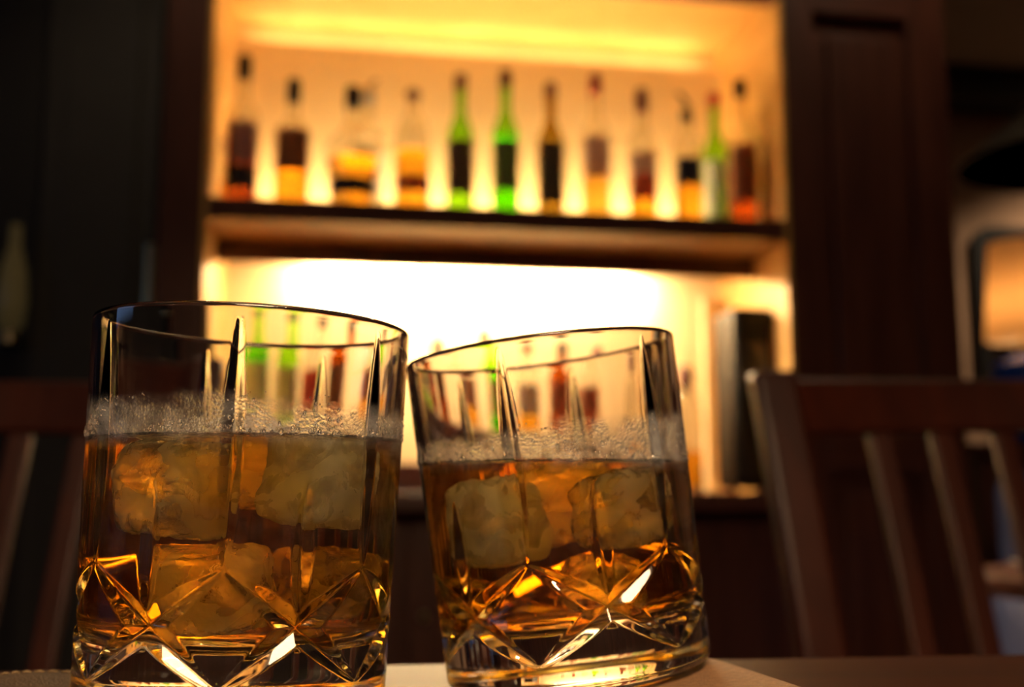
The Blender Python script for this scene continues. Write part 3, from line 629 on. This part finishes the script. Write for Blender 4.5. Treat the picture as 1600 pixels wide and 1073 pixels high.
def rfz(mw, az, r, f, z):                              # right / towards the viewer / up, in the glass's own frame
    return Vector((f*math.cos(az)-r*math.sin(az), f*math.sin(az)+r*math.cos(az), z))
L = lambda r, f, z: rfz(MWL, azl, r, f, z)
Rr_ = lambda r, f, z: rfz(MWR, azr, r, f, z)
AL, AR = math.degrees(azl), math.degrees(azr)
def polar(fn, ang, rho, z): return fn(rho*math.sin(rad(ang)), rho*math.cos(rad(ang)), z)
add_ice(gL, liqL, [
    (polar(L, -48, 0.0212, 0.0540), (4, -3, AL-48), (0.0215, 0.0210, 0.023), 1, 'yellow-lit ice cube at upper left in the left glass'),
    (polar(L, 48, 0.0215, 0.0575), (-4, 3, AL+48), (0.0215, 0.0215, 0.024), 2, 'cloudy grey ice cube at upper right in the left glass'),
    (L(-0.0060, 0.0120, 0.0300), (7, 5, AL-15), (0.022, 0.025, 0.0215), 3, 'ice cube low in the middle of the left glass'),
    (L(0.0, -0.0190, 0.0620), (5, 8, AL+6), (0.0225, 0.0225, 0.024), 4, 'ice cube poking from the drink at the back of left glass'),
    (L(0.0150, -0.0080, 0.0310), (-8, 4, AL+30), (0.018, 0.018, 0.018), 5, 'ice cube low at the back right of the left glass')], 'ice cubes in the left glass')
add_ice(gR, liqR, [
    (polar(Rr_, -46, 0.0218, 0.0480), (3, -3, AR-46), (0.0220, 0.0215, 0.025), 6, 'cloudy whitish ice cube at left in the right glass'),
    (polar(Rr_, 50, 0.0215, 0.0480), (4, 3, AR+50), (0.0215, 0.0215, 0.022), 7, 'greenish ice cube at right in the right glass'),
    (Rr_(0.0, -0.0185, 0.0510), (6, 8, AR+4), (0.0230, 0.0225, 0.024), 8, 'ice cube at the back of the right glass'),
    (Rr_(0.0080, 0.0070, 0.0265), (-9, 6, AR+20), (0.020, 0.019, 0.017), 9, 'small ice cube sunk low in the right glass')], 'ice cubes in the right glass')
condensation(gL, ztL, 0.0775, 2600, 3)
condensation(gR, ztR, 0.0745, 2600, 5)

# ------------------------------------------------------------------ leather pads under the glasses
def leather(name, c, bs):
    m, n, l, p = newmat(name); p.inputs['Roughness'].default_value = 0.55
    tc = n.new('ShaderNodeTexCoord'); v = n.new('ShaderNodeTexVoronoi'); v.inputs['Scale'].default_value = bs; l.new(tc.outputs['Object'], v.inputs['Vector'])
    nz = n.new('ShaderNodeTexNoise'); nz.inputs['Scale'].default_value = bs*0.25; nz.inputs['Detail'].default_value = 6; l.new(tc.outputs['Object'], nz.inputs['Vector'])
    r = n.new('ShaderNodeValToRGB'); r.color_ramp.elements[0].position = 0.3; r.color_ramp.elements[1].position = 0.7
    r.color_ramp.elements[0].color = (*[k*0.7 for k in c], 1); r.color_ramp.elements[1].color = (*[min(1, k*1.2) for k in c], 1)
    l.new(nz.outputs['Fac'], r.inputs['Fac']); l.new(r.outputs['Color'], p.inputs['Base Color'])
    b = n.new('ShaderNodeBump'); b.inputs['Strength'].default_value = 0.7; b.inputs['Distance'].default_value = 0.0005
    l.new(v.outputs['Distance'], b.inputs['Height']); l.new(b.outputs['Normal'], p.inputs['Normal']); return m
def rounded_outline(c, rr, n=8):
    out = []; m_ = len(c)
    for i in range(m_):
        a, b, d = Vector(c[i-1]), Vector(c[i]), Vector(c[(i+1) % m_])
        u = (a-b).normalized(); v = (d-b).normalized(); k = rr*1.1
        for q in range(n+1):
            t = q/n; out.append(b+u*k*(1-t)**2+v*k*t**2)
    return out
def pad(name, label, corners, rr, mw, mat, edge):
    """soft pad: flat on the table below, its upper face in the plane of the glass's foot"""
    t = thing(name, label, 'coaster', T((corners[0][0], corners[0][1], TZ)))
    nrm = mw.to_3x3() @ Vector((0, 0, 1)); o = mw.translation
    def top(x, y): return max(TZ+0.0014, o.z-((x-o.x)*nrm.x+(y-o.y)*nrm.y)/nrm.z)-0.0001
    cx = sum(c[0] for c in corners)/len(corners); cy_ = sum(c[1] for c in corners)/len(corners)
    def ringat(ins, h):
        pts = rounded_outline(corners, rr); out = []
        for p in pts:
            d = Vector((cx, cy_))-p; q = p+d.normalized()*ins; out.append(Vector((q.x, q.y, TZ+(top(q.x, q.y)-TZ)*h))-Vector((corners[0][0], corners[0][1], TZ)))
        return out
    MB().loft([ringat(0.001, 0), ringat(0.0002, 0.15), ringat(0, 0.4), ringat(0.0002, 0.65), ringat(0.0010, 0.86), ringat(0.0022, 0.97), ringat(0.0038, 1.0), ringat(0.02, 1.0), ringat(0.04, 1.0)]).build('pad', mat, t, smooth='all')
    st = MB(); rg = ringat(0.0055, 1.0)
    pts = [p+Vector((0, 0, 0.0001)) for p in rg]
    for i in range(len(pts)):
        a, b = pts[i], pts[(i+1) % len(pts)]; L_ = (b-a).length; k = max(1, round(L_/0.004))
        for q in range(k):
            s0 = a.lerp(b, (q+0.15)/k); s1 = a.lerp(b, (q+0.85)/k)
            if (s1-s0).length > 0.0012: st.tube([s0, s0.lerp(s1, 0.5)+Vector((0, 0, 0.0003)), s1], 0.0003, 5)
    if edge: tag(st.build('stitching', edge, t, smooth='all'), kind='stuff')
    return t
M['leather_l'] = leather('leather_brown', (0.045, 0.023, 0.008), 1100); M['leather_r'] = leather('leather_tan', (0.22, 0.115, 0.055), 2200)
M['thread'] = plain('thread', (0.30, 0.2, 0.1), 0.8)
pad('coaster', 'brown leather coaster with rounded corners under the left glass', [(-0.152, 0.328), (-0.046, 0.336), (-0.040, 0.210), (-0.150, 0.200)], 0.016, MWL, 'leather_l', 'thread')
pad('coaster', 'tan leather pad sloping under the tilted right glass', [(-0.014, 0.372), (0.061, 0.343), (0.080, 0.245), (-0.012, 0.235)], 0.012, MWR, 'leather_r', None)

# ------------------------------------------------------------------ added fill lamps, none in view: pendant and ceiling downlights
fill_pnd = thing('pendant_lamp', 'unseen opal pendant added behind the viewer to brighten the drinks', 'lamp', T((0.12, -0.42, -0.24)))
MB().lathe([(0.25, 1.82), (0.252, 1.90), (0.20, 2.02), (0.05, 2.08), (0.045, 2.075), (0.19, 2.01), (0.245, 1.90), (0.246, 1.82)], 48, False).build('shade', 'pend', fill_pnd, smooth=True)
MB().lathe([(0.22, 1.842), (0.22, 1.855)], 48).build('diffuser', emit('fill_diffuser', (1, 0.68, 0.38), K_FILL_PEND), fill_pnd)
MB().lathe([(0.006, 2.07), (0.006, 2.99)], 8).build('cord', 'black', fill_pnd)
for k, (x, y, lb) in enumerate(((2.95, 4.4, 'unseen downlight added to brighten the wall of the lamp corner'), (-0.75, 1.95, 'unseen downlight added to brighten the cabinet front, left'), (1.05, 2.15, 'unseen downlight added to brighten the cabinet front, right'), (-1.1, -1.1, 'unseen fill downlight added behind the viewer, left'), (1.2, -1.3, 'unseen fill downlight added behind the viewer, right'))):
    t = thing('fill_downlight', lb, 'lamp', T((x, y, 2.75)), 'added fill downlights')
    MB().lathe([(0.06, 0), (0.06, -0.006), (0.045, -0.008), (0.045, 0)], 28, False).build('trim_ring', 'steel', t, smooth=True)
    MB().lathe([(0.044, -0.001), (0.044, -0.004)], 24).build('lens', emit('fill_downlight_lens', (1, 0.72, 0.42), 30), t)
    ld = bpy.data.lights.new('downlight', 'SPOT'); ld.energy = K_FILL_DOWN*(6.0, 0.4, 0.42, 0.6, 0.6)[k]; ld.color = (1, 0.74, 0.46); ld.spot_size = rad(125); ld.spot_blend = 0.6; ld.shadow_soft_size = 0.045
    lo = bpy.data.objects.new('spot', ld); C.objects.link(lo); lo.parent = t; lo.location = (0, 0, -0.012)
